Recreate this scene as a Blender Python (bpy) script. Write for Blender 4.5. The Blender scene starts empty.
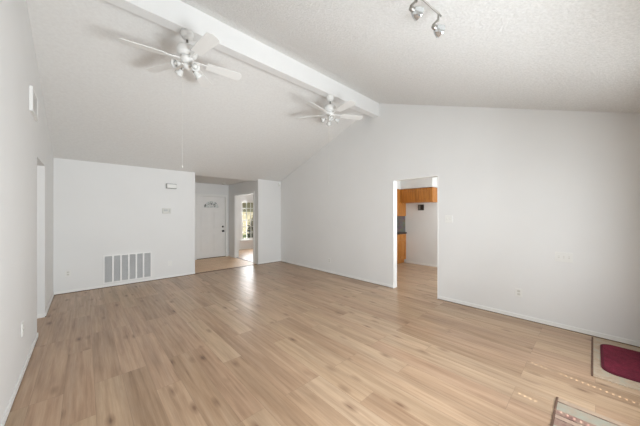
import bpy, bmesh, math, random
from mathutils import Vector, Matrix
R = math.radians
S = bpy.context.scene
COL = S.collection
random.seed(7)

# ------------------------------------------------------------------ camera, sky, sun, daylight, exposure
cam = bpy.data.cameras.new('camera')
cam.sensor_width = 36.0
cam.sensor_fit = 'HORIZONTAL'
cam.lens = 36.0 * 253.5 / 640.0
cam.shift_y = 1.36 / 640.0
cam.clip_start = 0.02
camo = bpy.data.objects.new('camera', cam)
COL.objects.link(camo)
camo.location = (0, 0, 1.4357)
camo.rotation_euler = (R(90), 0, -0.747786)
S.camera = camo

S.view_settings.view_transform = 'Standard'
S.view_settings.look = 'None'
S.view_settings.gamma = 1.0
S.view_settings.use_curve_mapping = False
S.view_settings.exposure = 0.03

SUN_EL, SUN_AZ = 52.0, (0.153, 0.988)          # horizontal travel direction of the sunlight
world = bpy.data.worlds.new('sky')
S.world = world
world.use_nodes = True
wn = world.node_tree.nodes
wl = world.node_tree.links
wn.clear()
wo = wn.new('ShaderNodeOutputWorld')
wb = wn.new('ShaderNodeBackground')
ws = wn.new('ShaderNodeTexSky')
ws.sky_type = 'NISHITA'
ws.sun_disc = False
ws.sun_elevation = R(SUN_EL)
ws.sun_rotation = R(180)
wb.inputs['Strength'].default_value = 0.16
wl.new(ws.outputs[0], wb.inputs[0])
wl.new(wb.outputs[0], wo.inputs[0])

sun = bpy.data.lights.new('sun', 'SUN')
sun.energy = 9.0
sun.angle = R(0.53)
sun.color = (1.0, 0.97, 0.92)
suno = bpy.data.objects.new('sun', sun)
COL.objects.link(suno)
ce, se = math.cos(R(SUN_EL)), math.sin(R(SUN_EL))
suno.rotation_euler = Vector((SUN_AZ[0]*ce, SUN_AZ[1]*ce, -se)).to_track_quat('-Z', 'Y').to_euler()

def area(name, loc, direction, sx, sy, watts, color=(1, 1, 1), spread=180):
    l = bpy.data.lights.new(name, 'AREA')
    l.shape = 'RECTANGLE'
    l.size, l.size_y = sx, sy
    l.energy = watts
    l.color = color
    l.spread = R(spread)
    o = bpy.data.objects.new(name, l)
    COL.objects.link(o)
    o.location = loc
    o.rotation_euler = Vector(direction).to_track_quat('-Z', 'Y').to_euler()
    return o

# daylight at the window openings, then fill lamps added for kitchen and hall
DAY = (0.885, 0.95, 1.0)
area('daylight_window_1', (1.45, -0.555, 1.10), (0, 1, 0.19), 0.9, 0.8, 70, DAY, 130)
area('daylight_window_2', (2.75, -0.52, 1.25), (0, 1, -0.03), 1.1, 1.5, 42, DAY, 168)
area('daylight_window_3', (5.2, 9.70, 1.2), (-0.45, -1, -0.02), 1.0, 1.5, 44, (0.97, 0.985, 1.0))
area('kitchen_fill', (5.9, 0.86, 1.6), (0, 1, 0.25), 1.5, 1.0, 44, (0.88, 0.96, 1.0))  # added lamp to brighten the kitchen, no source in view
area('hall_fill', (-1.55, 4.8, 1.5), (1, 0, 0), 0.8, 1.2, 4, (1.0, 0.98, 0.95))  # added fill lamp, the hall has no window

# ------------------------------------------------------------------ materials
def lin(c):
    return tuple(((v/255.0)/12.92 if v/255.0 <= 0.04045 else ((v/255.0+0.055)/1.055)**2.4) for v in c) + (1.0,)

class NT:
    def __init__(self, name):
        self.m = bpy.data.materials.new(name)
        self.m.use_nodes = True
        self.n = self.m.node_tree.nodes
        self.l = self.m.node_tree.links
        self.b = self.n['Principled BSDF']
        self.out = self.n['Material Output']
    def new(self, t, **kw):
        o = self.n.new(t)
        for k, v in kw.items():
            setattr(o, k, v)
        return o
    def link(self, a, b):
        self.l.new(a, b)
    def pos(self):
        return self.new('ShaderNodeNewGeometry').outputs['Position']
    def objc(self):
        return self.new('ShaderNodeTexCoord').outputs['Object']
    def noise(self, vec, scale, detail=3, rough=0.55):
        t = self.new('ShaderNodeTexNoise')
        t.inputs['Scale'].default_value = scale
        t.inputs['Detail'].default_value = detail
        t.inputs['Roughness'].default_value = rough
        self.link(vec, t.inputs['Vector'])
        return t.outputs['Fac']
    def ramp(self, fac, stops, interp='LINEAR'):
        r = self.new('ShaderNodeValToRGB')
        r.color_ramp.interpolation = interp
        e = r.color_ramp.elements
        while len(e) < len(stops):
            e.new(0.5)
        for i, (p, c) in enumerate(stops):
            e[i].position = p
            e[i].color = c
        self.link(fac, r.inputs['Fac'])
        return r.outputs['Color']
    def mix(self, fac, a, b, mode='MIX'):
        m = self.new('ShaderNodeMix', data_type='RGBA', blend_type=mode)
        for s, v in ((m.inputs[0], fac), (m.inputs[6], a), (m.inputs[7], b)):
            if isinstance(v, (int, float, tuple)):
                s.default_value = v
            else:
                self.link(v, s)
        return m.outputs[2]
    def bump(self, h, strength, dist):
        b = self.new('ShaderNodeBump')
        b.inputs['Strength'].default_value = strength
        b.inputs['Distance'].default_value = dist
        self.link(h, b.inputs['Height'])
        self.link(b.outputs[0], self.b.inputs['Normal'])

def plain(name, rgb, rough=0.5, metal=0.0, var=0.04, scale=6.0, bump=0.0, bscale=200):
    t = NT(name)
    c = lin(rgb)
    n = t.noise(t.pos(), scale)
    dark = tuple(v*(1-var) for v in c[:3]) + (1,)
    lite = tuple(min(1, v*(1+var)) for v in c[:3]) + (1,)
    t.link(t.ramp(n, [(0.3, dark), (0.7, lite)]), t.b.inputs['Base Color'])
    t.b.inputs['Roughness'].default_value = rough
    t.b.inputs['Metallic'].default_value = metal
    if bump:
        t.bump(t.noise(t.pos(), bscale, 2), bump, 0.002)
    return t.m

M = {}
M['wall'] = plain('white_wall_paint', (232, 231, 229), 0.62, var=0.012, scale=1.5, bump=0.25, bscale=90)
M['trim'] = plain('white_trim_paint', (240, 239, 236), 0.38, var=0.01)
M['fan'] = plain('white_fan_enamel', (236, 235, 232), 0.3, var=0.01)
M['plastic'] = plain('white_plastic', (236, 235, 231), 0.35, var=0.01)
M['plastic_dull'] = plain('off_white_plastic', (214, 212, 205), 0.42, var=0.015)
M['slot'] = plain('dark_slot', (168, 164, 158), 0.6)
M['grey_screen'] = plain('grey_display', (182, 184, 180), 0.3)
M['louver'] = plain('grey_louver_metal', (210, 210, 209), 0.5, var=0.03)
M['filter'] = plain('grey_filter_cloth', (186, 186, 186), 0.9, var=0.08, scale=40)
M['nickel'] = plain('brushed_nickel', (176, 172, 166), 0.32, 0.9, var=0.03, scale=30)
M['dark_metal'] = plain('dark_bronze_metal', (58, 54, 50), 0.35, 0.7, var=0.03)
M['door'] = plain('white_door_paint', (243, 241, 238), 0.4, var=0.01)
M['counter'] = plain('dark_laminate', (58, 44, 36), 0.35, var=0.25, scale=120)
M['chime_grey'] = plain('grey_chime_base', (150, 148, 143), 0.5)
M['dark_gap'] = plain('dark_brown_gap', (84, 64, 48), 0.8)
M['box_lid'] = plain('mid_grey_lid', (120, 118, 112), 0.5)
M['darkbox'] = plain('dark_grey_plate', (48, 46, 42), 0.5, var=0.1)
M['strip'] = plain('dark_brown_strip', (112, 86, 64), 0.45, var=0.12, scale=30)
M['binding'] = plain('brown_binding', (104, 78, 62), 0.8, var=0.15, scale=60)
M['blind'] = plain('white_blind_slat', (232, 230, 224), 0.5, var=0.01)
M['bark'] = plain('brown_bark', (92, 72, 54), 0.9, var=0.3, scale=14)
M['stucco'] = plain('cream_stucco', (178, 168, 142), 0.9, var=0.06, scale=5)
M['roof'] = plain('red_brown_shingle', (126, 62, 48), 0.9, var=0.2, scale=20)
M['pavement'] = plain('pale_concrete', (168, 164, 152), 0.9, var=0.08, scale=3)

def ceiling_mat():
    t = NT('popcorn_ceiling_paint')
    p = t.pos()
    a = t.noise(p, 55, 4, 0.7)
    t.link(t.ramp(a, [(0.3, lin((222, 221, 218))), (0.7, lin((240, 239, 237)))]), t.b.inputs['Base Color'])
    t.b.inputs['Roughness'].default_value = 0.85
    b = t.noise(p, 42, 5, 0.75)
    t.bump(b, 0.75, 0.02)
    return t.m
M['ceiling'] = ceiling_mat()
def ceiling2_mat():
    t = NT('painted_ceiling')
    p = t.pos()
    t.link(t.ramp(t.noise(p, 30, 4, 0.7), [(0.3, lin((226, 224, 221))), (0.7, lin((234, 233, 230)))]), t.b.inputs['Base Color'])
    t.b.inputs['Roughness'].default_value = 0.85
    t.bump(t.noise(p, 60, 4, 0.7), 0.2, 0.006)
    return t.m
M['ceiling_fine'] = ceiling2_mat()

def wood_floor():
    t = NT('oak_vinyl_plank')
    p = t.pos()
    sep = t.new('ShaderNodeSeparateXYZ'); t.link(p, sep.inputs[0])
    def comb(x, y, z=None):
        c = t.new('ShaderNodeCombineXYZ')
        for s, v in zip(c.inputs, (x, y, z)):
            if v is None: continue
            if isinstance(v, (int, float)): s.default_value = v
            else: t.link(v, s)
        return c.outputs[0]
    def math_(op, a, b=None):
        m = t.new('ShaderNodeMath', operation=op)
        for s, v in zip(m.inputs, (a, b)):
            if v is None: continue
            if isinstance(v, (int, float)): s.default_value = v
            else: t.link(v, s)
        return m.outputs[0]
    def brick(mortar):
        b = t.new('ShaderNodeTexBrick')
        b.offset = 0.37; b.offset_frequency = 3
        b.squash = 1.0
        b.inputs['Color1'].default_value = (0, 0, 0, 1)
        b.inputs['Color2'].default_value = (1, 1, 1, 1)
        b.inputs['Mortar'].default_value = (0.5, 0.5, 0.5, 1)
        b.inputs['Scale'].default_value = 1.0
        b.inputs['Mortar Size'].default_value = mortar
        b.inputs['Mortar Smooth'].default_value = 0.3
        b.inputs['Bias'].default_value = 0.0
        b.inputs['Brick Width'].default_value = 1.22
        b.inputs['Row Height'].default_value = 0.184
        t.link(comb(math_('ADD', sep.outputs[1], 20.3), math_('ADD', sep.outputs[0], 10.06), 0.0), b.inputs['Vector'])
        return b
    br = brick(0.0012)
    seed = t.new('ShaderNodeSeparateColor'); t.link(br.outputs['Color'], seed.inputs[0])
    sv = seed.outputs[0]
    z = math_('MULTIPLY', sv, 37.0)
    # long wandering grain, stretched along the plank
    g1 = t.noise(comb(math_('MULTIPLY', sep.outputs[0], 34.0), math_('MULTIPLY', sep.outputs[1], 1.5), z), 1.0, 6, 0.62)
    g2 = t.noise(comb(math_('MULTIPLY', sep.outputs[0], 9.0), math_('MULTIPLY', sep.outputs[1], 0.9), z), 1.0, 4, 0.6)
    g3 = t.noise(comb(math_('MULTIPLY', sep.outputs[0], 160.0), math_('MULTIPLY', sep.outputs[1], 5.0), z), 1.0, 3, 0.6)
    base = t.ramp(sv, [(0.0, lin((154, 127, 102))), (0.35, lin((182, 150, 126))), (0.7, lin((184, 159, 132))), (1.0, lin((200, 176, 151)))])
    grain = t.ramp(g1, [(0.28, lin((136, 104, 78))), (0.48, lin((180, 150, 122))), (0.75, lin((206, 181, 156)))])
    c = t.mix(0.5, base, grain)
    broad = t.ramp(g2, [(0.3, (0.74, 0.70, 0.65, 1)), (0.6, (1.08, 1.05, 1.0, 1))])
    c = t.mix(0.75, c, broad, 'MULTIPLY')
    fine = t.ramp(g3, [(0.3, (0.86, 0.85, 0.84, 1)), (0.65, (1.03, 1.03, 1.03, 1))])
    c = t.mix(0.55, c, fine, 'MULTIPLY')
    # knots
    vo = t.new('ShaderNodeTexVoronoi')
    vo.inputs['Scale'].default_value = 1.0
    t.link(comb(math_('ADD', math_('MULTIPLY', sep.outputs[0], 7.0), math_('MULTIPLY', g1, 0.35)),
                math_('MULTIPLY', sep.outputs[1], 2.5), z), vo.inputs['Vector'])
    knot = t.ramp(vo.outputs['Distance'], [(0.0, (1, 1, 1, 1)), (0.05, (0.95, 0.95, 0.95, 1)), (0.11, (0.5, 0.5, 0.5, 1)), (0.24, (0, 0, 0, 1))])
    kc = t.ramp(g1, [(0.35, lin((82, 54, 36))), (0.7, lin((136, 100, 74)))])
    c = t.mix(math_('MULTIPLY', knot, 0.9), c, kc)
    crack = t.ramp(g1, [(0.24, (1, 1, 1, 1)), (0.33, (0, 0, 0, 1))])
    c = t.mix(math_('MULTIPLY', crack, 0.6), c, lin((98, 70, 50)))
    seam = br.outputs['Fac']
    c = t.mix(math_('MULTIPLY', seam, 0.55), c, lin((104, 80, 62)))
    t.link(c, t.b.inputs['Base Color'])
    rr = t.ramp(g1, [(0.3, (0.36, 0.36, 0.36, 1)), (0.8, (0.28, 0.28, 0.28, 1))])
    t.link(rr, t.b.inputs['Roughness'])
    t.b.inputs['Specular IOR Level'].default_value = 0.5
    t.bump(math_('ADD', math_('MULTIPLY', g3, 0.15), math_('MULTIPLY', seam, -1.0)), 0.25, 0.001)
    return t.m
M['wood'] = wood_floor()

def foyer_mat():
    t = NT('tan_entry_vinyl')
    p = t.pos()
    br = t.new('ShaderNodeTexBrick')
    br.inputs['Color1'].default_value = lin((240, 206, 170))
    br.inputs['Color2'].default_value = lin((230, 192, 154))
    br.inputs['Mortar'].default_value = lin((196, 164, 128))
    br.inputs['Scale'].default_value = 1.0
    br.inputs['Brick Width'].default_value = 0.3
    br.inputs['Row Height'].default_value = 0.1
    br.inputs['Mortar Size'].default_value = 0.003
    t.link(p, br.inputs['Vector'])
    t.link(br.outputs['Color'], t.b.inputs['Base Color'])
    t.b.inputs['Roughness'].default_value = 0.45
    return t.m
M['foyer'] = foyer_mat()

def oak():
    t = NT('honey_oak')
    p = t.pos()
    mp = t.new('ShaderNodeMapping'); mp.inputs['Scale'].default_value = (40, 40, 3)
    t.link(p, mp.inputs['Vector'])
    n = t.noise(mp.outputs[0], 1.0, 5, 0.6)
    t.link(t.ramp(n, [(0.3, lin((158, 96, 38))), (0.55, lin((190, 124, 54))), (0.8, lin((206, 144, 72)))]), t.b.inputs['Base Color'])
    t.b.inputs['Roughness'].default_value = 0.4
    return t.m
M['oak'] = oak()

def tile():
    t = NT('grey_mosaic_backsplash')
    p = t.pos()
    v = t.new('ShaderNodeTexVoronoi'); v.inputs['Scale'].default_value = 16
    t.link(p, v.inputs['Vector'])
    t.link(t.mix(0.9, v.outputs['Color'], lin((158, 148, 140))), t.b.inputs['Base Color'])
    t.b.inputs['Roughness'].default_value = 0.35
    return t.m
M['tile'] = tile()

def red_mat():
    t = NT('crimson_mat_pile')
    p = t.pos()
    n = t.noise(p, 30, 4, 0.7)
    c = t.ramp(n, [(0.3, lin((98, 16, 40))), (0.6, lin((126, 26, 54))), (0.85, lin((150, 50, 76)))])
    n2 = t.noise(p, 5, 3)
    c = t.mix(0.6, c, t.ramp(n2, [(0.35, (0.78, 0.78, 0.8, 1)), (0.65, (1.08, 1.05, 1.08, 1))]), 'MULTIPLY')
    t.link(c, t.b.inputs['Base Color'])
    t.b.inputs['Roughness'].default_value = 0.95
    t.bump(t.noise(p, 260, 2), 0.8, 0.004)
    return t.m
M['red'] = red_mat()
M['red_edge'] = plain('dark_red_binding', (92, 14, 38), 0.9, var=0.12, scale=80)

def beige_mat():
    t = NT('beige_flecked_rug')
    p = t.pos()
    n = t.noise(p, 14, 4, 0.7)
    c = t.ramp(n, [(0.32, lin((172, 150, 128))), (0.5, lin((188, 168, 146))), (0.68, lin((176, 170, 152)))])
    t.link(c, t.b.inputs['Base Color'])
    t.b.inputs['Roughness'].default_value = 0.95
    t.bump(t.noise(p, 220, 2), 0.5, 0.003)
    return t.m
M['beige'] = beige_mat()

def stripe_mat():
    t = NT('faded_striped_rug')
    p = t.pos()
    s = t.new('ShaderNodeSeparateXYZ'); t.link(p, s.inputs[0])
    mr = t.new('ShaderNodeMapRange')
    mr.inputs['From Min'].default_value = 2.70
    mr.inputs['From Max'].default_value = 1.70
    t.link(s.outputs[0], mr.inputs['Value'])
    be, aq, ro, br = lin((184, 160, 138)), lin((160, 162, 148)), lin((134, 94, 88)), lin((78, 56, 48))
    c = t.ramp(mr.outputs[0], [(0.0, be), (0.045, br), (0.062, aq), (0.15, aq), (0.165, ro), (0.21, ro), (0.222, br),
                               (0.234, lin((190, 160, 144))), (0.27, br), (0.285, ro), (0.36, aq), (0.44, br), (0.46, be), (0.6, aq),
                               (0.62, br), (0.64, ro), (0.8, be), (0.9, aq), (0.95, br)], 'CONSTANT')
    n = t.noise(p, 11, 4, 0.7)
    c = t.mix(t.ramp(n, [(0.36, (0.1, 0.1, 0.1, 1)), (0.66, (0.85, 0.85, 0.85, 1))]), c, lin((172, 150, 130)))
    t.link(c, t.b.inputs['Base Color'])
    t.b.inputs['Roughness'].default_value = 0.95
    t.bump(t.noise(p, 220, 2), 0.5, 0.003)
    return t.m
M['stripe'] = stripe_mat()

def glass(name, tint=(1, 1, 1, 1), gl=0.08):
    t = NT(name)
    tr = t.new('ShaderNodeBsdfTransparent'); tr.inputs[0].default_value = tint
    g = t.new('ShaderNodeBsdfGlossy'); g.inputs['Roughness'].default_value = 0.02
    m = t.new('ShaderNodeMixShader'); m.inputs[0].default_value = gl
    t.link(tr.outputs[0], m.inputs[1]); t.link(g.outputs[0], m.inputs[2])
    t.link(m.outputs[0], t.out.inputs['Surface'])
    return t.m
M['glass'] = glass('window_glass', (0.97, 0.98, 0.97, 1), 0.05)

def leaded():
    t = NT('etched_fanlight_glass')
    n = t.noise(t.pos(), 16, 3)
    t.link(t.ramp(n, [(0.34, lin((110, 116, 114))), (0.52, lin((222, 226, 224)))]), t.b.inputs['Base Color'])
    t.b.inputs['Roughness'].default_value = 0.12
    return t.m
M['leaded'] = leaded()
def frosted():
    t = NT('frosted_shade_glass')
    t.b.inputs['Base Color'].default_value = lin((236, 235, 231))
    t.b.inputs['Roughness'].default_value = 0.25
    t.b.inputs['Transmission Weight'].default_value = 0.12
    n = t.noise(t.pos(), 60, 2)
    t.link(t.ramp(n, [(0.3, lin((226, 226, 223))), (0.7, lin((242, 241, 238)))]), t.b.inputs['Base Color'])
    return t.m
M['frosted'] = frosted()
M['lamp_glass'] = plain('clear_lamp_face', (232, 238, 240), 0.06, var=0.02)
M['reflector'] = plain('silver_reflector', (226, 230, 232), 0.16, 0.85, var=0.03, scale=90)

def foliage(name, a, b):
    t = NT(name)
    n = t.noise(t.pos(), 9, 4)
    t.link(t.ramp(n, [(0.3, lin(a)), (0.7, lin(b))]), t.b.inputs['Base Color'])
    t.b.inputs['Roughness'].default_value = 0.7
    return t.m
M['leaf'] = foliage('green_leaves', (74, 92, 52), (132, 150, 88))
M['leaf_dark'] = foliage('dark_green_leaves', (38, 50, 38), (86, 98, 72))
M['grass'] = foliage('lawn_grass', (98, 112, 70), (134, 144, 98))

# ------------------------------------------------------------------ mesh helpers
def box(bm, x0, x1, y0, y1, z0, z1, mat=None, bevel=0.0):
    r = bmesh.ops.create_cube(bm, size=1.0)
    vs = r['verts']
    bmesh.ops.scale(bm, vec=(x1-x0, y1-y0, z1-z0), verts=vs)
    bmesh.ops.translate(bm, vec=((x0+x1)/2, (y0+y1)/2, (z0+z1)/2), verts=vs)
    if bevel:
        es = list({e for v in vs for e in v.link_edges})
        g = bmesh.ops.bevel(bm, geom=es, offset=bevel, segments=2, affect='EDGES', profile=0.5)
        vs = list({v for f in g['faces'] for v in f.verts} | {v for v in vs if v.is_valid})
    if mat is not None:
        bmesh.ops.transform(bm, matrix=mat, verts=vs)
    return vs

def lathe(bm, prof, seg=24, mat=None, smooth=True):
    """prof: list of (r, z) from one end to the other, spun about Z."""
    rings = []
    for r, z in prof:
        if r <= 1e-6:
            rings.append([bm.verts.new((0, 0, z))])
        else:
            rings.append([bm.verts.new((r*math.cos(2*math.pi*i/seg), r*math.sin(2*math.pi*i/seg), z)) for i in range(seg)])
    allv = [v for r in rings for v in r]
    for a, b in zip(rings, rings[1:]):
        for i in range(seg):
            j = (i+1) % seg
            if len(a) == 1 and len(b) == 1: continue
            if len(a) == 1: f = bm.faces.new((a[0], b[j], b[i]))
            elif len(b) == 1: f = bm.faces.new((a[i], a[j], b[0]))
            else: f = bm.faces.new((a[i], a[j], b[j], b[i]))
            f.smooth = smooth
    if mat is not None:
        bmesh.ops.transform(bm, matrix=mat, verts=allv)
    return allv

def tube(bm, pts, r, seg=10):
    pts = [Vector(p) for p in pts]
    rings = []
    for i, p in enumerate(pts):
        d = (pts[min(i+1, len(pts)-1)] - pts[max(i-1, 0)]).normalized()
        q = d.to_track_quat('Z', 'Y')
        rr = r[i] if isinstance(r, (list, tuple)) else r
        rings.append([bm.verts.new(p + q @ Vector((rr*math.cos(2*math.pi*k/seg), rr*math.sin(2*math.pi*k/seg), 0))) for k in range(seg)])
    for a, b in zip(rings, rings[1:]):
        for k in range(seg):
            j = (k+1) % seg
            bm.faces.new((a[k], a[j], b[j], b[k])).smooth = True
    bm.faces.new(rings[0][::-1]); bm.faces.new(rings[-1])

def prism(bm, poly, axis, a, b):
    """poly: 2-D outline; extruded from a to b along axis ('X': poly is (y,z); 'Y': (x,z); 'Z': (x,y))."""
    def mk(p, t):
        return {'X': (t, p[0], p[1]), 'Y': (p[0], t, p[1]), 'Z': (p[0], p[1], t)}[axis]
    v0 = [bm.verts.new(mk(p, a)) for p in poly]
    v1 = [bm.verts.new(mk(p, b)) for p in poly]
    n = len(poly)
    bm.faces.new(v0[::-1]); bm.faces.new(v1)
    for i in range(n):
        j = (i+1) % n
        bm.faces.new((v0[i], v0[j], v1[j], v1[i]))
    return v0 + v1

def build(name, bm, mat, parent=None, loc=None):
    bmesh.ops.recalc_face_normals(bm, faces=bm.faces[:])
    me = bpy.data.meshes.new(name)
    bm.to_mesh(me); bm.free()
    me.materials.append(mat)
    o = bpy.data.objects.new(name, me)
    COL.objects.link(o)
    if parent is not None: o.parent = parent
    if loc is not None: o.location = loc
    return o

def tag(o, label, cat, group=None):
    o['label'] = label; o['category'] = cat
    if group: o['group'] = group
    return o

def thing(name, label, cat, loc=(0, 0, 0), rot=(0, 0, 0), group=None):
    o = bpy.data.objects.new(name, None)
    COL.objects.link(o)
    o.empty_display_size = 0.1
    o.location = loc; o.rotation_euler = rot
    return tag(o, label, cat, group)

def struct(name, bm, mat, parent=None):
    o = build(name, bm, mat, parent)
    if parent is None: o['kind'] = 'structure'
    return o

def structroot(name, loc=(0, 0, 0)):
    o = bpy.data.objects.new(name, None)
    COL.objects.link(o)
    o.location = loc
    o['kind'] = 'structure'
    return o

def copy_tree(o, parent=None):
    c = o.copy(); COL.objects.link(c)
    if parent is not None: c.parent = parent
    for ch in list(o.children):
        copy_tree(ch, c)
    return c

def T(x, y, z): return Matrix.Translation((x, y, z))
def RX(a): return Matrix.Rotation(R(a), 4, 'X')
def RY(a): return Matrix.Rotation(R(a), 4, 'Y')
def RZ(a): return Matrix.Rotation(R(a), 4, 'Z')

# ------------------------------------------------------------------ the room
XL, XR, YB, YF = -0.409, 4.396, 6.509, -0.585
TH = 0.12
RY_, RZT = 2.995, 3.706                      # ridge
SF = (RZT-2.44)/(RY_-YF)
SB = (RZT-2.44)/(YB-RY_)
def roof_z(y):
    return RZT - (RY_-y)*SF if y < RY_ else RZT - (y-RY_)*SB

def panels(bm, u0, u1, z0, z1, holes, put):
    """Rectangles of a wall around its openings; put(u0,u1,z0,z1)."""
    us = sorted({u0, u1} | {h for o in holes for h in o[:2]})
    for a, b in zip(us, us[1:]):
        mid = (a+b)/2
        hs = sorted([o for o in holes if o[0] <= mid <= o[1]], key=lambda o: o[2])
        z = z0
        for o in hs:
            if o[2] > z: put(a, b, z, o[2])
            z = o[3]
        if z < z1: put(a, b, z, z1)

def wall_x(name, x0, x1, y0, y1, z0, z1, holes=(), mat='wall', gable=False):
    bm = bmesh.new()
    def put(a, b, c, d):
        if gable and abs(d-z1) < 1e-6:
            ys = [a] + ([RY_] if a < RY_ < b else []) + [b]
            poly = [(a, c), (b, c)] + [(y, roof_z(y)+0.03) for y in ys[::-1]]
            prism(bm, poly, 'X', x0, x1)
        else:
            box(bm, x0, x1, a, b, c, d)
    panels(bm, y0, y1, z0, z1, list(holes), put)
    return struct(name, bm, M[mat])

def wall_y(name, y0, y1, x0, x1, z0, z1, holes=(), mat='wall'):
    bm = bmesh.new()
    panels(bm, x0, x1, z0, z1, list(holes), lambda a, b, c, d: box(bm, a, b, y0, y1, c, d))
    return struct(name, bm, M[mat])

# floors
bm = bmesh.new(); box(bm, -1.75, 7.4, YF-TH, YB+0.04, -0.1, 0); struct('floor', bm, M['wood'])
bm = bmesh.new(); box(bm, 1.8, 3.69, YB+0.04, 8.7, -0.1, 0); struct('floor_foyer', bm, M['foyer'])
bm = bmesh.new(); box(bm, 3.69, 7.4, YB+0.04, 9.9, -0.1, 0); struct('floor_dining', bm, M['wood'])
bm = bmesh.new(); box(bm, 1.94, 3.63, YB+0.005, YB+0.075, 0, 0.006, bevel=0.002); struct('trim_1', bm, M['strip'])
bm = bmesh.new(); box(bm, 3.66, 3.72, 6.79, 8.03, 0, 0.006, bevel=0.002); struct('trim_2', bm, M['strip'])

KD = (1.79, 2.65, 0.0, 2.10)                 # kitchen doorway in the right wall
HD = (4.407, 5.215, 0.0, 2.11)               # hall doorway in the left wall
W1 = (0.75, 1.98, 0.10, 2.05)
W2 = (2.12, 3.36, 0.30, 2.05)
wall_x('wall_left', XL-TH, XL, YF-TH, YB+TH, 0, 2.44, [HD], gable=True)
wall_x('wall_right', XR, XR+TH, YF-TH, YB, 0, 2.44, [KD], gable=True)
wall_y('wall_back', YB, YB+TH, XL, 1.94, 0, 2.47)
wall_y('wall_back_stub', YB, YB+TH, 3.63, 7.3, 0, 2.47)
wall_y('wall_front', YF-TH, YF, XL, XR, 0, 2.44, [W1, W2])
# foyer
wall_x('wall_foyer_left', 1.82, 1.94, YB+TH, 8.55, 0, 2.47)
FD = (2.60, 3.53, 0.0, 2.03)
wall_y('wall_foyer_door', 8.55, 8.67, 1.82, 3.75, 0, 2.47, [FD])
wall_x('wall_foyer_right', 3.63, 3.75, YB+TH, 8.55, 0, 2.47, [(6.79, 8.03, 0.0, 2.05)])
# dining room
W3 = (4.68, 5.58, 0.38, 2.0)
wall_x('wall_dining_left', 3.63, 3.75, 8.67, 9.88, 0, 2.47)
wall_y('wall_dining_window', 9.76, 9.88, 3.75, 7.3, 0, 2.47, [W3])
wall_x('wall_dining_right', 7.02, 7.3, YB+TH, 9.76, 0, 2.47)
# kitchen
W4 = (5.15, 6.65, 1.1, 2.1)
wall_x('wall_kitchen_far', 7.02, 7.3, 0.8, YB, 0, 2.47)
wall_y('wall_kitchen_side', 4.5, 4.62, XR+TH, 7.02, 0, 2.47)
wall_y('wall_kitchen_front', 0.68, 0.8, XR+TH, 7.3, 0, 2.47, [W4])
# hall
wall_x('wall_hall_far', -1.75, -1.63, 3.9, 5.8, 0, 2.47)
wall_y('wall_hall_near', 3.78, 3.9, -1.75, XL-TH, 0, 2.47)
wall_y('wall_hall_end', 5.8, 5.92, -1.75, XL-TH, 0, 2.47)

# ceilings: two slopes and flat ones
def slope(name, ya, yb, x0, x1, mat):
    bm = bmesh.new()
    za, zb = roof_z(ya), roof_z(yb)
    prism(bm, [(ya, za), (yb, zb), (yb, zb+0.14), (ya, za+0.14)], 'X', x0, x1)
    return struct(name, bm, M[mat])
slope('ceiling_front', -1.27, RY_, XL-TH, XR+TH, 'ceiling')
slope('ceiling_back', RY_, YB+TH, XL-TH, XR+TH, 'ceiling_fine')
bm = bmesh.new(); box(bm, 1.8, 3.75, YB-0.0, 9.0, 2.44, 2.56); struct('ceiling_foyer', bm, M['ceiling_fine'])
bm = bmesh.new(); box(bm, 3.75, 7.4, YB-0.0, 10.2, 2.44, 2.56); struct('ceiling_dining', bm, M['ceiling_fine'])
bm = bmesh.new(); box(bm, XR+TH, 7.4, 0.6, 4.7, 2.44, 2.56); struct('ceiling_kitchen', bm, M['ceiling_fine'])
bm = bmesh.new(); box(bm, -1.8, XL-TH, 3.7, 6.0, 2.44, 2.56); struct('ceiling_hall', bm, M['ceiling_fine'])
# ridge beam
BW = 0.13
bm = bmesh.new()
prism(bm, [(2.971, 3.43), (2.971+BW, 3.43), (2.971+BW, roof_z(2.971+BW)+0.03), (RY_, RZT+0.03), (2.971, roof_z(2.971)+0.03)], 'X', XL, XR)
struct('beam', bm, M['wall'])

# baseboards
BH, BT = 0.058, 0.011
def base(name, segs, gap=0.0):
    bm = bmesh.new()
    for x0, x1, y0, y1 in segs:
        box(bm, x0, x1, y0, y1, gap, BH, bevel=0.003)
    return struct(name, bm, M['trim'])
base('baseboard_left', [(XL, XL+BT, YF, HD[0]), (XL, XL+BT, HD[1], YB)], 0.009)
base('baseboard_back', [(XL+BT, 1.94, YB-BT, YB), (3.63, XR-BT, YB-BT, YB)], 0.009)
base('baseboard_right', [(XR-BT, XR, YF, KD[0]), (XR-BT, XR, KD[1], YB)], 0.006)
base('baseboard_jamb', [(XR-BT, XR+TH+BT, KD[1]-BT, KD[1]), (XR-BT, XR+TH+BT, KD[0], KD[0]+BT)])
base('baseboard_kitchen', [(7.02-BT, 7.02, 0.8, 3.79)])
base('baseboard_foyer', [(1.94, 2.53, 8.55-BT, 8.55), (3.60, 3.63, 8.55-BT, 8.55), (3.63-BT, 3.63, YB, 6.72), (3.63-BT, 3.63, 8.10, 8.55-BT)])
base('baseboard_dining', [(3.75, 7.02, 9.76-BT, 9.76)])
base('baseboard_hall', [(-0.6, XL, HD[1]-BT, HD[1])])

# dark brown strip, coloured to stand in for the shadow gap under the baseboards
bm = bmesh.new()
for x0, x1, y0, y1 in ((XL, XL+BT-0.002, YF, HD[0]), (XL, XL+BT-0.002, HD[1], YB), (XL+BT, 1.94, YB-BT+0.002, YB), (3.63, XR-BT, YB-BT+0.002, YB),
                       (XR-BT+0.002, XR, YF, KD[0]), (XR-BT+0.002, XR, KD[1], YB)):
    box(bm, x0, x1, y0, y1, 0, 0.012)
struct('trim_8', bm, M['dark_gap'])

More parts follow.
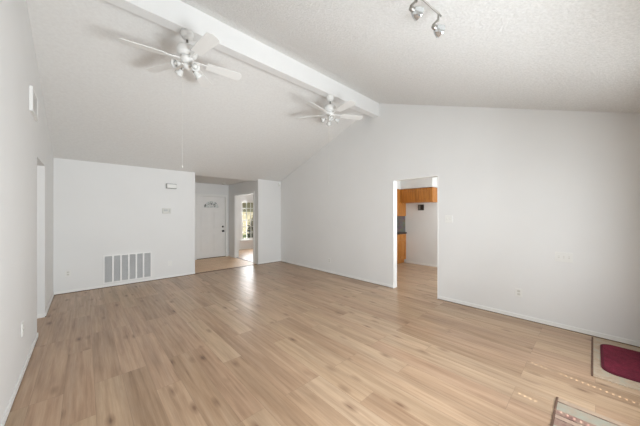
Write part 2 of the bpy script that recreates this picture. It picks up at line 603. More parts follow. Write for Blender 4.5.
# cased opening between foyer and dining room
bm = bmesh.new()
box(bm, 3.615, 3.63, 6.725, 6.79, 0, 2.115, bevel=0.003)
box(bm, 3.615, 3.63, 8.03, 8.095, 0, 2.115, bevel=0.003)
box(bm, 3.615, 3.63, 6.79, 8.03, 2.05, 2.115, bevel=0.003)
box(bm, 3.63, 3.75, 8.018, 8.03, 0, 2.05); box(bm, 3.63, 3.75, 6.79, 6.802, 0, 2.05)
struct('trim_3', bm, M['trim'])
# white jamb liner of the kitchen doorway
bm = bmesh.new()
box(bm, XR-0.004, XR+TH+0.004, KD[1]-0.012, KD[1], 0, KD[3])
box(bm, XR-0.004, XR+TH+0.004, KD[0], KD[0]+0.012, 0, KD[3])
box(bm, XR-0.004, XR+TH+0.004, KD[0]+0.012, KD[1]-0.012, KD[3]-0.012, KD[3])
struct('trim_4', bm, M['trim'])

# ------------------------------------------------------------------ front door
d = structroot('door_1', (3.065, 8.59, 0))
d['label'] = 'white panelled front door with a half-round fanlight and dark knob and deadbolt at the end of the foyer'
bm = bmesh.new()
box(bm, -0.455, 0.455, 0, 0.04, 0.012, 2.015, bevel=0.002)
def raised(cx, w, z0, z1):
    box(bm, cx-w/2, cx+w/2, -0.006, 0.0, z0, z1, bevel=0.003)
    box(bm, cx-w/2+0.035, cx+w/2-0.035, -0.012, -0.005, z0+0.035, z1-0.035, bevel=0.004)
for cx in (-0.20, 0.20):
    raised(cx, 0.28, 0.2, 0.82); raised(cx, 0.28, 0.96, 1.56)
build('door_leaf', bm, M['door'], d)
bm = bmesh.new()                             # fanlight rim
ro, ri, zc = 0.265, 0.235, 1.66
N = 24
def arc(r, y, sy=0.9):
    return [(r*math.cos(math.pi*i/N), y, zc + r*sy*math.sin(math.pi*i/N)) for i in range(N+1)]
o1, i1 = arc(ro, -0.014), arc(ri, -0.014)
o0, i0 = arc(ro, 0.0), arc(ri, 0.0)
vv = [[bm.verts.new(p) for p in L] for L in (o1, i1, i0, o0)]
for k in range(N):
    for a, b in ((0, 1), (1, 2), (3, 0)):
        bm.faces.new((vv[a][k], vv[a][k+1], vv[b][k+1], vv[b][k]))
box(bm, -ro, ro, -0.014, 0.0, zc-0.03, zc)
fr = build('fanlight_rim', bm, M['door'], d)
bm = bmesh.new()
vs = [bm.verts.new((ri*math.cos(math.pi*i/N), -0.004, zc + ri*0.9*math.sin(math.pi*i/N))) for i in range(N+1)]
bm.faces.new(vs)
build('fanlight_pane', bm, M['leaded'], fr)
bm = bmesh.new()
for a in (36, 72, 108, 144):
    ca, sa = math.cos(R(a)), math.sin(R(a))
    tube(bm, [(0.08*ca, -0.008, zc+0.08*sa*0.9), (ri*ca, -0.008, zc+ri*0.9*sa)], 0.009, 6)
tube(bm, [(0.08*math.cos(math.pi*i/10), -0.008, zc+0.072*math.sin(math.pi*i/10)) for i in range(11)], 0.008, 6)
build('fanlight_bar', bm, M['door'], fr)
bm = bmesh.new()
lathe(bm, [(0, 0), (0.034, 0), (0.034, 0.008), (0.013, 0.012), (0.013, 0.032), (0.028, 0.04), (0.033, 0.052), (0.028, 0.064), (0, 0.068)], 20, T(0.385, 0, 0.87) @ RX(90))
build('door_knob', bm, M['dark_metal'], d)
bm = bmesh.new()
lathe(bm, [(0, 0), (0.032, 0), (0.03, 0.012), (0.016, 0.016), (0.014, 0.022), (0, 0.024)], 20, T(0.385, 0, 1.02) @ RX(90))
box(bm, 0.375, 0.395, -0.036, -0.02, 1.005, 1.035, bevel=0.003)
build('deadbolt', bm, M['dark_metal'], d)
bm = bmesh.new()
for z in (0.25, 1.05, 1.8):
    box(bm, -0.463, -0.447, -0.008, 0.0, z-0.045, z+0.045, bevel=0.002)
build('hinge', bm, M['nickel'], d)
bm = bmesh.new()
CW = 0.065
box(bm, 2.60-CW, 2.60, 8.532, 8.55, 0, 2.03+CW, bevel=0.003)
box(bm, 3.53, 3.53+CW, 8.532, 8.55, 0, 2.03+CW, bevel=0.003)
box(bm, 2.60, 3.53, 8.532, 8.55, 2.03, 2.03+CW, bevel=0.003)
box(bm, 2.60, 2.607, 8.55, 8.67, 0, 2.03); box(bm, 3.523, 3.53, 8.55, 8.67, 0, 2.03); box(bm, 2.607, 3.523, 8.55, 8.67, 2.018, 2.03)
struct('trim_5', bm, M['trim'])
bm = bmesh.new(); box(bm, 2.6, 3.53, 8.54, 8.67, 0, 0.012, bevel=0.002); struct('trim_6', bm, M['strip'])

# ------------------------------------------------------------------ windows
def window(name, y_in, y_out, x0, x1, z0, z1, cols, rows, sill_dir):
    """Double-hung window in a wall that runs along X; sill_dir is the room side (+1 / -1 in Y)."""
    w = structroot(name, ((x0+x1)/2, (y_in+y_out)/2, z0))
    cx, cy = w.location.x, w.location.y
    hw, hh = (x1-x0)/2, z1-z0
    bm = bmesh.new()
    f = 0.04
    ya, yb = -0.045, 0.045
    box(bm, -hw, -hw+f, ya, yb, 0, hh); box(bm, hw-f, hw, ya, yb, 0, hh)
    box(bm, -hw+f, hw-f, ya, yb, 0, f); box(bm, -hw+f, hw-f, ya, yb, hh-f, hh)
    build('window_frame', bm, M['trim'], w)
    mid = hh*0.5
    for k, (za, zb, yo) in enumerate(((f, mid+0.015, 0.012*sill_dir), (mid-0.015, hh-f, -0.012*sill_dir))):
        bm = bmesh.new()
        s = 0.035
        a, b = -hw+f, hw-f
        box(bm, a, a+s, yo-0.012, yo+0.012, za, zb); box(bm, b-s, b, yo-0.012, yo+0.012, za, zb)
        box(bm, a+s, b-s, yo-0.012, yo+0.012, za, za+s); box(bm, a+s, b-s, yo-0.012, yo+0.012, zb-s, zb)
        for c in range(1, cols):
            x = a+s + (b-a-2*s)*c/cols
            box(bm, x-0.014, x+0.014, yo-0.010, yo+0.010, za+s, zb-s)
        for r in range(1, rows):
            z = za+s + (zb-za-2*s)*r/rows
            box(bm, a+s, b-s, yo-0.0095, yo+0.0095, z-0.014, z+0.014)
        sash = build('sash', bm, M['trim'], w)
        bm = bmesh.new()
        box(bm, a+s, b-s, yo-0.002, yo+0.002, za+s, zb-s)
        build('pane', bm, M['glass'], sash)
    bm = bmesh.new()
    yi = (y_in - cy)
    box(bm, -hw-0.05, hw+0.05, min(yi, yi+0.045*sill_dir), max(yi, yi+0.045*sill_dir), -0.03, 0.0, bevel=0.004)
    box(bm, -hw-0.03, hw+0.03, min(yi, yi+0.014*sill_dir), max(yi, yi+0.014*sill_dir), -0.10, -0.03, bevel=0.003)
    build('window_sill', bm, M['trim'], w)
    return w
window('window_1', YF, YF-TH, *W1, 2, 2, 1)
window('window_2', YF, YF-TH, *W2, 1, 1, 1)
window('window_3', 9.76, 9.88, *W3, 4, 3, -1)
window('window_4_added', 0.8, 0.68, *W4, 2, 1, 1)  # unseen window, added to go with the kitchen fill lamp

# horizontal blind of window_2, closed, with a cord hole through every slat
bl = thing('window_blind', 'closed white horizontal blind with cord holes over the front window', 'blind', ((W2[0]+W2[1])/2, YF+0.022, W2[2]+0.03))
bx0, bx1 = W2[0]+0.0-0.02-bl.location.x, W2[1]+0.02-bl.location.x
cords = (2.405-bl.location.x, 3.02-bl.location.x)
bm = bmesh.new()
h = 0.012
nsl = int((W2[3]-W2[2]-0.02)/0.044)
for k in range(nsl):
    m = T(0, 0, 0.04+0.044*k) @ RX(68)
    us = [bx0, cords[0]-h, cords[0]+h, cords[1]-h, cords[1]+h, bx1]
    for a, b in ((us[0], us[1]), (us[2], us[3]), (us[4], us[5])):
        box(bm, a, b, -0.025, 0.025, -0.001, 0.001, m)
    for c in cords:
        box(bm, c-h, c+h, -0.025, -h, -0.001, 0.001, m); box(bm, c-h, c+h, h, 0.025, -0.001, 0.001, m)
build('slats', bm, M['blind'], bl)
bm = bmesh.new(); box(bm, bx0, bx1, -0.02, 0.025, W2[3]-W2[2]-0.03, W2[3]-W2[2]+0.03, bevel=0.004)
build('headrail', bm, M['blind'], bl)
bm = bmesh.new(); box(bm, bx0, bx1, -0.015, 0.02, -0.01, 0.012, bevel=0.003)
build('bottom_rail', bm, M['blind'], bl)

# ------------------------------------------------------------------ ceiling fans
def fan_blade(bm):
    """One paddle along +X with a rounded tip, pitched about its length."""
    pts = []
    r0, r1 = 0.20, 0.60
    w0, w1 = 0.050, 0.068
    pts += [(r0, -w0), (r1-0.05, -w1)]
    for i in range(1, 8):
        a = -90 + 180*i/8
        pts.append((r1-0.05+0.05*math.cos(R(a)), w1*math.sin(R(a))))
    pts += [(r1-0.05, w1), (r0, w0)]
    vs = prism(bm, pts, 'Z', -0.003, 0.003)
    bmesh.ops.transform(bm, matrix=RX(-12), verts=vs)

def ceiling_fan(x, y, ztop, angles, label, chain_len, chain_off, shade_rot):
    f = thing('ceiling_fan', label, 'ceiling fan', (x, y, ztop), group=None)
    bm = bmesh.new()
    lathe(bm, [(0, 0), (0.066, 0), (0.068, -0.012), (0.056, -0.055), (0.034, -0.078), (0, -0.08)], 28)
    build('canopy', bm, M['fan'], f)
    bm = bmesh.new()
    lathe(bm, [(0, -0.07), (0.011, -0.07), (0.011, -0.13), (0.022, -0.135), (0.022, -0.16), (0, -0.16)], 16)
    build('downrod', bm, M['nickel'], f)
    bm = bmesh.new()
    lathe(bm, [(0, -0.15), (0.05, -0.152), (0.092, -0.165), (0.102, -0.185), (0.102, -0.232), (0.09, -0.25), (0.06, -0.262), (0, -0.262)], 32)
    mh = build('motor_housing', bm, M['fan'], f)
    zb = -0.30
    bm = bmesh.new()
    fan_blade(bm)
    me = None
    iron_me = None
    for a in angles:
        if me is None:
            b = build('blade', bm, M['fan'], f); me = b.data
            bi = bmesh.new()
            box(bi, 0.05, 0.225, -0.013, 0.013, -0.003, 0.006, bevel=0.002)
            vs = prism(bi, [(0.19, -0.012), (0.23, -0.034), (0.285, -0.030), (0.30, 0.0), (0.285, 0.030), (0.23, 0.034), (0.19, 0.012)], 'Z', 0.0035, 0.008)
            bmesh.ops.transform(bi, matrix=RX(-12), verts=vs)
            i_ = build('blade_iron', bi, M['nickel' if False else 'fan'], b); iron_me = i_.data
        else:
            b = bpy.data.objects.new('blade', me); COL.objects.link(b); b.parent = f
            i_ = bpy.data.objects.new('blade_iron', iron_me); COL.objects.link(i_); i_.parent = b
        b.location = (0, 0, zb); b.rotation_euler = (0, 0, R(a))
    bm = bmesh.new()
    lathe(bm, [(0, -0.262), (0.062, -0.262), (0.066, -0.30), (0.056, -0.335), (0.034, -0.345), (0.034, -0.352), (0.044, -0.358), (0.044, -0.385), (0.02, -0.4), (0, -0.402)], 28)
    kit = build('switch_housing', bm, M['fan'], f)
    for k in range(4):
        a = shade_rot + 90*k
        ca, sa = math.cos(R(a)), math.sin(R(a))
        bm = bmesh.new()
        tube(bm, [(0.03*ca, 0.03*sa, -0.372), (0.055*ca, 0.055*sa, -0.364), (0.072*ca, 0.072*sa, -0.372), (0.08*ca, 0.08*sa, -0.38)], 0.008, 10)
        build('lamp_arm', bm, M['fan'], f)
        mt = T(0.078*ca, 0.078*sa, -0.376) @ RZ(a) @ RY(118)
        bm = bmesh.new()
        lathe(bm, [(0, -0.004), (0.016, -0.004), (0.018, 0.012), (0, 0.013)], 18, mt)
        build('lamp_socket', bm, M['nickel'], f)
        bm = bmesh.new()
        lathe(bm, [(0.016, 0.010), (0.022, 0.020), (0.026, 0.038), (0.034, 0.062), (0.046, 0.078), (0.0435, 0.078), (0.0315, 0.061), (0.0235, 0.038), (0.0195, 0.021), (0.014, 0.012), (0.016, 0.010)], 24, mt)
        sh = build('lamp_shade', bm, M['frosted'], f)
        bm = bmesh.new()
        lathe(bm, [(0, 0.010), (0.010, 0.012), (0.012, 0.024), (0.019, 0.044), (0.021, 0.056), (0.015, 0.068), (0, 0.073)], 18, mt)
        build('light_bulb', bm, M['plastic'], sh)
    ox, oy = chain_off
    bm = bmesh.new()
    tube(bm, [(ox*0.5, oy*0.5, -0.385), (ox, oy, -0.44), (ox, oy, -0.40-chain_len)], 0.0016, 6)
    pc = build('pull_chain', bm, M['plastic_dull'], f)
    bm = bmesh.new()
    lathe(bm, [(0, 0), (0.004, 0.002), (0.006, 0.010), (0.004, 0.022), (0.002, 0.028), (0, 0.028)], 14, T(ox, oy, -0.40-chain_len-0.03))
    build('chain_knob', bm, M['plastic_dull'], pc)
    return f
ceiling_fan(0.825, 3.035, 3.43, [170, 116, 50, 354, 278], 'white ceiling fan with four lamp shades hanging from the beam nearer the left wall', 1.06, (-0.05, 0.0), 20)
ceiling_fan(3.05, 3.035, 3.43, [262, 334, 46, 118, 190], 'white ceiling fan farther along the beam, nearest the kitchen doorway wall', 1.05, (-0.03, 0.01), 55)

# ------------------------------------------------------------------ track light on the front slope
tl = thing('track_light', 'brushed nickel ceiling track light with adjustable round spots hanging from the textured ceiling', 'track light', (1.62, 0.76, roof_z(0.76)))
tz = tl.location.z
bm = bmesh.new()
lathe(bm, [(0, 0.03), (0.06, 0.03), (0.06, -0.012), (0.05, -0.024), (0, -0.026)], 28, RX(math.degrees(math.atan(SF))))
build('ceiling_plate', bm, M['nickel'], tl)
bm = bmesh.new()
tube(bm, [(0, 0, -0.02), (0, 0, -0.06)], 0.007, 10)
build('stem', bm, M['nickel'], tl)
bm = bmesh.new()
rail = []
for i in range(25):
    x = -0.55 + 0.80*i/24
    rail.append((x, -0.1*(x-0.075) + 0.25*max(0.0, -x-0.1)**1.6, -0.06))
tube(bm, rail, 0.006, 10)
build('rail', bm, M['nickel'], tl)
def spot(x, y, aim, neck=0.09):
    """Head hung from the rail point (x, y); aim = direction the lamp faces."""
    a = Vector(aim).normalized()
    q = a.to_track_quat('Z', 'Y').to_matrix().to_4x4()
    hp = Vector((x, y, -0.06-neck))
    bm = bmesh.new()
    tube(bm, [(x, y, -0.055), (x, y, -0.06-neck*0.45)], 0.006, 10)
    p = hp - a*0.012
    tube(bm, [(x, y, -0.06-neck*0.35), tuple(hp - a*0.05 + Vector((0, 0, 0.012))), tuple(hp - a*0.04)], 0.0075, 10)
    lathe(bm, [(0, -0.055), (0.014, -0.055), (0.018, -0.03), (0, -0.03)], 18, T(*hp) @ q)
    h_ = build('spot_head', bm, M['nickel'], tl)
    bm = bmesh.new()
    lathe(bm, [(0.014, -0.032), (0.024, -0.024), (0.033, -0.006), (0.039, 0.014), (0.041, 0.018), (0.039, 0.022), (0.036, 0.020)], 28, T(*hp) @ q)
    build('reflector', bm, M['reflector'], h_)
    bm = bmesh.new()
    lathe(bm, [(0.037, 0.018), (0.028, 0.027), (0.014, 0.031), (0, 0.032)], 28, T(*hp) @ q)
    build('lamp_glass', bm, M['lamp_glass'], h_)
spot(-0.055, rail[15][1], (0.9, -0.30, -0.2), 0.12)
spot(0.215, rail[23][1], (0.9, -0.30, -0.2), 0.115)
spot(rail[2][0], rail[2][1], (-0.5, 0.7, -0.3))

# ------------------------------------------------------------------ wall and ceiling fittings
def on_wall(side, u, z):
    """Empty-frame placement: local X along the wall, local Z up, local -Y into the room."""
    return {'back': ((u, YB, z), (0, 0, 0)), 'left': ((XL, u, z), (0, 0, R(90))), 'right': ((XR, u, z), (0, 0, R(-90))),
            'kitchen': ((7.02, u, z), (0, 0, R(-90)))}[side]

def cover_plate(name, label, cat, side, u, z, w, h, kind, group=None, mat='plastic'):
    loc, rot = on_wall(side, u, z)
    t = thing(name, label, cat, loc, rot, group)
    bm = bmesh.new(); box(bm, -w/2, w/2, -0.007, 0, -h/2, h/2, bevel=0.002)
    build('cover_plate', bm, M[mat], t)
    if kind == 'outlet':
        for s in (-1, 1):
            bm = bmesh.new()
            box(bm, -0.017, 0.017, -0.010, -0.006, s*0.021-0.014, s*0.021+0.014, bevel=0.002)
            r = build('receptacle', bm, M['plastic_dull'], t)
            bm = bmesh.new()
            for dx in (-0.006, 0.006):
                box(bm, dx-0.0012, dx+0.0012, -0.0106, -0.0095, s*0.021-0.001, s*0.021+0.008)
            build('slot', bm, M['slot'], r)
    elif kind.startswith('switch'):
        n = int(kind[-1])
        for k in range(n):
            cx = (k-(n-1)/2)*0.046
            bm = bmesh.new(); box(bm, cx-0.006, cx+0.006, -0.009, -0.006, -0.014, 0.014, bevel=0.001)
            sw = build('switch_slot', bm, M['plastic_dull'], t)
            bm = bmesh.new(); box(bm, cx-0.004, cx+0.004, -0.020, -0.007, -0.004, 0.008, RX(0), bevel=0.001)
            build('toggle', bm, M['plastic'], sw)
    elif kind == 'blank':
        for s in (-1, 1):
            bm = bmesh.new()
            lathe(bm, [(0, 0), (0.004, 0), (0.003, 0.0015), (0, 0.0015)], 10, T(0, -0.007, s*h*0.32) @ RX(90))
            build('screw', bm, M['plastic_dull'], t)
    return t
cover_plate('wall_outlet', 'white electrical outlet low on the left wall before the hall doorway', 'outlet', 'left', 3.446, 0.42, 0.075, 0.115, 'outlet')
cover_plate('wall_outlet', 'white electrical outlet low on the back wall left of the return air grille', 'outlet', 'back', -0.226, 0.36, 0.08, 0.115, 'outlet')
cover_plate('wall_plate', 'blank white plate low on the back wall right of the return air grille', 'wall plate', 'back', 1.41, 0.33, 0.075, 0.115, 'blank')
cover_plate('wall_outlet', 'white electrical outlet low on the right wall near the red mat', 'outlet', 'right', 0.70, 0.355, 0.075, 0.115, 'outlet')
cover_plate('wall_outlet', 'white electrical outlet low on the right wall between back corner and kitchen doorway', 'outlet', 'right', 4.40, 0.30, 0.075, 0.115, 'outlet')
cover_plate('light_switch', 'white light switch plate beside the kitchen doorway', 'light switch', 'right', 1.62, 1.36, 0.115, 0.12, 'switch2')
cover_plate('light_switch', 'wide white switch plate on the right wall before the red mat', 'light switch', 'right', 0.25, 0.90, 0.165, 0.12, 'switch3')
cover_plate('wall_outlet', 'white electrical outlet on the kitchen backsplash above the counter', 'outlet', 'kitchen', 4.25, 1.16, 0.075, 0.115, 'outlet')

# dark plate on the kitchen far wall
loc, rot = on_wall('kitchen', 3.335, 1.632)
t = thing('wall_box', 'small dark square recessed box on the white kitchen wall below the short cabinets', 'wall box', loc, rot)
bm = bmesh.new()
box(bm, -0.085, 0.085, -0.018, 0, -0.08, 0.08, bevel=0.003)
build('box_frame', bm, M['darkbox'], t)
bm = bmesh.new(); box(bm, -0.066, -0.012, -0.021, -0.017, -0.06, 0.06, bevel=0.002)
build('lid', bm, M['box_lid'], t)

# doorbell chime
loc, rot = on_wall('back', 1.432, 2.072)
t = thing('door_chime', 'small oblong white door chime box high on the back wall', 'door chime', loc, rot)
bm = bmesh.new(); box(bm, -0.105, 0.105, -0.04, 0, -0.055, 0.055, bevel=0.005)
build('chime_back', bm, M['chime_grey'], t)
bm = bmesh.new(); box(bm, -0.085, 0.10, -0.052, -0.039, -0.042, 0.042, bevel=0.004)
build('chime_cover', bm, M['plastic'], t)
# thermostat
loc, rot = on_wall('back', 1.345, 1.515)
t = thing('thermostat', 'pale thermostat with a small grey display on the back wall below the door chime', 'thermostat', loc, rot)
bm = bmesh.new(); box(bm, -0.085, 0.085, -0.026, 0, -0.058, 0.058, bevel=0.005)
build('thermostat_body', bm, M['plastic_dull'], t)
bm = bmesh.new(); box(bm, -0.06, 0.015, -0.029, -0.025, -0.01, 0.035, bevel=0.001)
build('display', bm, M['grey_screen'], t)
for k in range(2):
    bm = bmesh.new(); box(bm, 0.035, 0.065, -0.031, -0.025, -0.03+0.035*k, -0.008+0.035*k, bevel=0.002)
    build('button', bm, M['grey_screen'], t)
# motion sensor in the top corner of the stub wall
t = thing('motion_sensor', 'small white motion sensor tucked under the ceiling at the back right corner', 'sensor', (XR-0.055, YB, 2.335), (0, 0, R(-20)))
bm = bmesh.new()
prism(bm, [(-0.045, -0.016), (-0.03, -0.045), (0.03, -0.045), (0.045, -0.016)], 'Z', -0.055, 0.055)
build('sensor_body', bm, M['plastic'], t)
bm = bmesh.new(); box(bm, -0.022, 0.022, -0.048, -0.044, -0.035, 0.005, bevel=0.001)
build('sensor_lens', bm, M['plastic_dull'], t)
# smoke detector on the foyer ceiling
t = thing('smoke_detector', 'small round detector on the foyer ceiling by the front door', 'smoke detector', (3.33, 8.2, 2.44))
bm = bmesh.new(); lathe(bm, [(0, 0.0), (0.065, 0.0), (0.067, -0.012), (0.058, -0.03), (0.03, -0.036), (0, -0.036)], 28)
build('detector_body', bm, M['plastic_dull'], t)
bm = bmesh.new(); lathe(bm, [(0.034, -0.036), (0.038, -0.038), (0.042, -0.036)], 24)
build('vent_ring', bm, M['slot'], t)

# return air grille
loc, rot = on_wall('back', 0.6615, 0.355)
t = thing('return_air_grille', 'large white return air grille with six grey louvered bays low on the back wall', 'air grille', loc, rot)
gw, gh = 0.80, 0.555
bm = bmesh.new()
b_ = 0.022
box(bm, -gw/2, -gw/2+b_, -0.016, 0, -gh/2, gh/2); box(bm, gw/2-b_, gw/2, -0.016, 0, -gh/2, gh/2)
box(bm, -gw/2+b_, gw/2-b_, -0.016, 0, -gh/2, -gh/2+b_); box(bm, -gw/2+b_, gw/2-b_, -0.016, 0, gh/2-b_, gh/2)
build('grille_frame', bm, M['trim'], t)
bay = (gw-2*b_)/6
for k in range(1, 6):
    x = -gw/2+b_+bay*k
    bm = bmesh.new(); box(bm, x-0.013, x+0.013, -0.0165, -0.002, -gh/2+b_, gh/2-b_)
    build('divider', bm, M['trim'], t)
for k in range(6):
    x0 = -gw/2+b_+bay*k + (0.013 if k else 0)
    x1 = -gw/2+b_+bay*(k+1) - (0.013 if k < 5 else 0)
    bm = bmesh.new()
    n = 30
    for i in range(n):
        z = -gh/2+b_ + (gh-2*b_)*(i+0.5)/n
        box(bm, x0, x1, -0.008, 0.008, -0.0012, 0.0012, T(0, -0.009, z) @ RX(42))
    lv = build('louver_bay', bm, M['louver'], t)
    bm = bmesh.new(); box(bm, x0, x1, -0.003, -0.001, -gh/2+b_, gh/2-b_)
    build('filter', bm, M['filter'], lv)

# supply register high on the left wall
loc, rot = on_wall('left', 4.06, 2.61)
t = thing('wall_register', 'white framed air register high on the left wall above the hall doorway', 'air register', loc, rot)
rw, rh = 0.40, 0.25
bm = bmesh.new()
box(bm, -rw/2, -rw/2+0.03, -0.022, 0, -rh/2, rh/2); box(bm, rw/2-0.03, rw/2, -0.022, 0, -rh/2, rh/2)
box(bm, -rw/2+0.03, rw/2-0.03, -0.022, 0, -rh/2, -rh/2+0.03); box(bm, -rw/2+0.03, rw/2-0.03, -0.022, 0, rh/2-0.03, rh/2)
build('register_frame', bm, M['trim'], t)
bm = bmesh.new()
for i in range(12):
    z = -rh/2+0.03+(rh-0.06)*(i+0.5)/12
    box(bm, -rw/2+0.03, rw/2-0.03, -0.010, 0.010, -0.001, 0.001, T(0, -0.011, z) @ RX(40))
lv = build('louvers', bm, M['trim'], t)
bm = bmesh.new(); box(bm, -rw/2+0.03, rw/2-0.03, -0.006, 0, -rh/2+0.03, rh/2-0.03)
build('duct_back', bm, M['trim'], t)

# ------------------------------------------------------------------ kitchen seen through the doorway
def cab_door(parent, axis, a0, a1, z0, z1, face, knob_at=None):
    """Framed door leaf. axis 'X': leaf spans X at Y=face, facing -Y; axis 'Y': spans Y at X=face, facing -X. Parent local = world offset."""
    px, py, pz = parent.location
    bm = bmesh.new()
    def bx(u0, u1, d0, d1, q0, q1, bev=0.002):
        if axis == 'X': box(bm, u0-px, u1-px, face-d1-py, face-d0-py, q0-pz, q1-pz, bevel=bev)
        else: box(bm, face-d1-px, face-d0-px, u0-py, u1-py, q0-pz, q1-pz, bevel=bev)
    s = 0.055
    bx(a0, a0+s, 0, 0.02, z0, z1); bx(a1-s, a1, 0, 0.02, z0, z1)
    bx(a0+s, a1-s, 0, 0.02, z0, z0+s); bx(a0+s, a1-s, 0, 0.02, z1-s, z1)
    bx(a0+s, a1-s, 0, 0.012, z0+s, z1-s, 0.001)
    bx(a0+s+0.03, a1-s-0.03, 0.01, 0.018, z0+s+0.03, z1-s-0.03, 0.004)
    return build('cabinet_door', bm, M['oak'], parent)

FX, FY = 6.70, 3.80
oc = thing('wall_cabinet', 'short honey oak cabinet over the empty fridge space in the kitchen', 'cabinet', (7.0, 3.42, 1.765))
bm = bmesh.new(); box(bm, FX+0.02-7.0, 0.018, 2.88-3.42, FY-0.002-3.42, 0, 0.39)
build('cabinet_body', bm, M['oak'], oc)
ym = (2.88+FY)/2
cab_door(oc, 'Y', 2.885, ym-0.012, 1.785, 2.145, FX+0.02)
cab_door(oc, 'Y', ym+0.012, FY-0.03, 1.785, 2.145, FX+0.02)

uc = thing('wall_cabinet', 'tall honey oak wall cabinet hanging above the dark kitchen counter', 'cabinet', (6.55, 4.2, 1.385))
bm = bmesh.new(); box(bm, 5.9-6.55, 7.018-6.55, FY-4.2, 4.498-4.2, 0, 0.775)
build('cabinet_body', bm, M['oak'], uc)
cab_door(uc, 'X', 5.93, 6.29, 1.405, 2.135, FY)
cab_door(uc, 'X', 6.31, 6.67, 1.405, 2.135, FY)

bc = thing('base_cabinet', 'honey oak base cabinet under the dark kitchen counter', 'cabinet', (6.55, 4.2, 0))
bm = bmesh.new()
box(bm, 5.9-6.55, 7.018-6.55, FY-4.2, 4.498-4.2, 0.10, 0.86)
box(bm, 5.9-6.55, 7.018-6.55, FY+0.06-4.2, 4.498-4.2, 0.0, 0.10)
build('cabinet_body', bm, M['oak'], bc)
for a, b in ((5.93, 6.27), (6.30, 6.63), (6.66, 6.99)):
    cab_door(bc, 'X', a, b, 0.14, 0.67, FY)
for a, b in ((5.93, 6.27), (6.30, 6.63), (6.66, 6.99)):
    bm = bmesh.new(); box(bm, a-6.55, b-6.55, FY-0.02-4.2, FY-4.2, 0.70, 0.84, bevel=0.004)
    build('drawer', bm, M['oak'], bc)
bm = bmesh.new(); box(bm, 5.88, 7.018, FY-0.03, 4.498, 0.862, 0.905, bevel=0.004)
tag(build('countertop', bm, M['counter'], None), 'dark laminate kitchen counter on the oak base cabinet', 'countertop')
bm = bmesh.new()
box(bm, XR+TH, 7.012, 4.492, 4.4995, 0.907, 1.383); box(bm, 7.012, 7.0195, FY+0.02, 4.4995, 0.907, 1.383)
struct('trim_7', bm, M['tile'])
bm = bmesh.new()
box(bm, FX, 7.02, 2.88, FY, 2.165, 2.44); box(bm, XR+TH, 7.02, FY, 4.5, 2.165, 2.44)
struct('wall_kitchen_soffit', bm, M['wall'])

# ------------------------------------------------------------------ rugs and mats
def rounded(x0, x1, y0, y1, r, n=6):
    pts = []
    for cx, cy, a0 in ((x1-r, y1-r, 0), (x0+r, y1-r, 90), (x0+r, y0+r, 180), (x1-r, y0+r, 270)):
        for i in range(n+1):
            a = R(a0+90*i/n)
            pts.append((cx+r*math.cos(a), cy+r*math.sin(a)))
    return pts
bg = thing('area_rug', 'thin beige flecked rug with a brown bound end beneath the red mat', 'rug', (3.83, -0.26, 0))
bm = bmesh.new(); box(bm, 3.30-3.83, 4.34-3.83, -0.57+0.26, 0.0+0.26, 0, 0.006, bevel=0.002)
build('rug_pile', bm, M['beige'], bg)
bm = bmesh.new(); box(bm, 3.30-3.83, 4.34-3.83, 0.0+0.26, 0.014+0.26, 0, 0.007, bevel=0.002)
build('binding', bm, M['binding'], bg)

rm = thing('door_mat', 'crimson red mat with rounded corners lying on the beige rug', 'mat', (3.825, -0.31, 0.0065))
bm = bmesh.new(); prism(bm, rounded(-0.355, 0.355, -0.24, 0.24, 0.085), 'Z', 0, 0.013)
build('mat_pile', bm, M['red'], rm)
bm = bmesh.new()
o_, i_ = rounded(-0.375, 0.375, -0.26, 0.26, 0.10), rounded(-0.355, 0.355, -0.24, 0.24, 0.085)
L = [[bm.verts.new((x, y, z)) for x, y in P] for P, z in ((o_, 0), (o_, 0.009), (i_, 0.0115), (i_, 0))]
for k in range(len(o_)):
    j = (k+1) % len(o_)
    for a, b in ((0, 1), (1, 2), (2, 3), (3, 0)):
        bm.faces.new((L[a][k], L[a][j], L[b][j], L[b][k]))
build('edge_binding', bm, M['red_edge'], rm)

sr = thing('striped_rug', 'faded rug with aqua, rose and brown stripes and a dark bound edge', 'rug', (2.1, -0.18, 0))
bm = bmesh.new(); box(bm, 1.5-2.1, 2.70-2.1, -0.565+0.18, 0.185+0.18, 0, 0.008, bevel=0.002)
build('rug_pile', bm, M['stripe'], sr)
bm = bmesh.new(); box(bm, 1.49-2.1, 2.71-2.1, 0.185+0.18, 0.197+0.18, 0, 0.010, bevel=0.003)
build('edge_binding', bm, M['binding'], sr)

# ------------------------------------------------------------------ outdoors beyond the dining room window
bm = bmesh.new(); box(bm, -12, 22, 9.88, 34, -0.25, -0.15); struct('ground_lawn', bm, M['grass'])
bm = bmesh.new(); box(bm, -12, 22, -14, YF-TH, -0.25, -0.15); struct('ground_patio', bm, M['pavement'])
bm = bmesh.new(); box(bm, -2, 16, 11.6, 13.4, -0.15, -0.13); struct('ground_path', bm, M['pavement'])

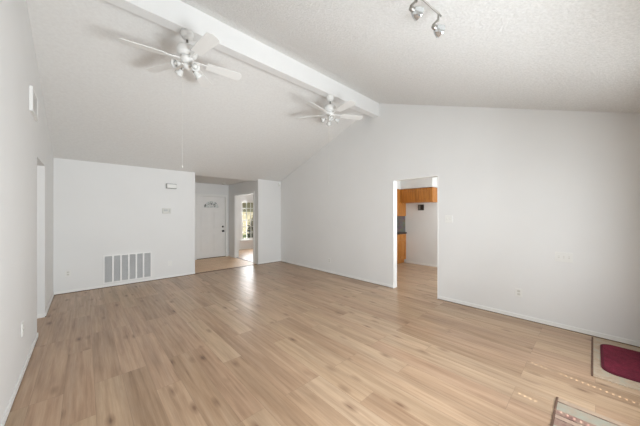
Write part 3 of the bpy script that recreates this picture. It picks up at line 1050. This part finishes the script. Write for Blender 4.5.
hs = thing('neighbour_house', 'cream house with a red-brown roof across the lawn outside the dining window', 'house', (8.5, 19.0, -0.15))
bm = bmesh.new(); box(bm, -4.5, 5, 0, 5, 0, 2.7)
build('house_wall', bm, M['stucco'], hs)
bm = bmesh.new(); prism(bm, [(-0.6, 2.55), (5.6, 2.55), (5.6, 2.7), (2.5, 4.2), (-0.6, 2.7)], 'X', -5, 5.5)
build('roof', bm, M['roof'], hs)
bm = bmesh.new(); box(bm, -0.9, 0.3, -0.03, 0.02, 1.0, 2.2)
build('house_window', bm, M['leaded'], hs)

def leaf_cloud(bm, c, rx, ry, rz, n, size, seed):
    rnd = random.Random(seed)
    for _ in range(n):
        while True:
            p = Vector((rnd.uniform(-1, 1), rnd.uniform(-1, 1), rnd.uniform(-1, 1)))
            if 0.25 < p.length < 1: break
        p = Vector((c[0]+p.x*rx, c[1]+p.y*ry, c[2]+p.z*rz))
        q = Vector((rnd.uniform(-1, 1), rnd.uniform(-1, 1), rnd.uniform(0, 1))).to_track_quat('Z', 'Y')
        s = size*rnd.uniform(0.6, 1.2)
        bm.faces.new([bm.verts.new(p + q @ Vector(v)) for v in ((-s, 0, 0), (0, -s*0.5, s*0.15), (s, 0, 0), (0, s*0.5, s*0.15))])
tr = thing('leafy_tree', 'leafy green tree on the lawn outside the dining window', 'tree', (6.9, 15.2, -0.15))
bm = bmesh.new(); tube(bm, [(-0.75, 0, 0), (-0.7, 0.05, 1.4), (-0.5, 0, 2.8)], [0.13, 0.10, 0.07], 10)
tube(bm, [(-0.7, 0.05, 1.5), (-0.1, 0.2, 2.5), (0.5, 0.3, 3.2)], [0.08, 0.06, 0.03], 8)
build('trunk', bm, M['bark'], tr)
bm = bmesh.new(); leaf_cloud(bm, (0.1, 0, 3.3), 1.7, 1.3, 0.95, 2600, 0.13, 3)
build('crown', bm, M['leaf'], tr)
sh = thing('garden_shrub', 'dark green rounded shrub growing close outside the dining window', 'shrub', (6.02, 10.9, -0.15))
bm = bmesh.new()
for k in range(6):
    a = k*60
    tube(bm, [(0, 0, 0), (0.1*math.cos(R(a)), 0.1*math.sin(R(a)), 0.45), (0.28*math.cos(R(a)), 0.28*math.sin(R(a)), 1.0)], [0.02, 0.015, 0.006], 6)
build('stem', bm, M['bark'], sh)
bm = bmesh.new(); leaf_cloud(bm, (0, 0, 0.8), 0.48, 0.45, 0.68, 1500, 0.06, 5); leaf_cloud(bm, (-0.08, 0, 1.45), 0.16, 0.16, 0.22, 200, 0.05, 6)
build('leaves', bm, M['leaf_dark'], sh)
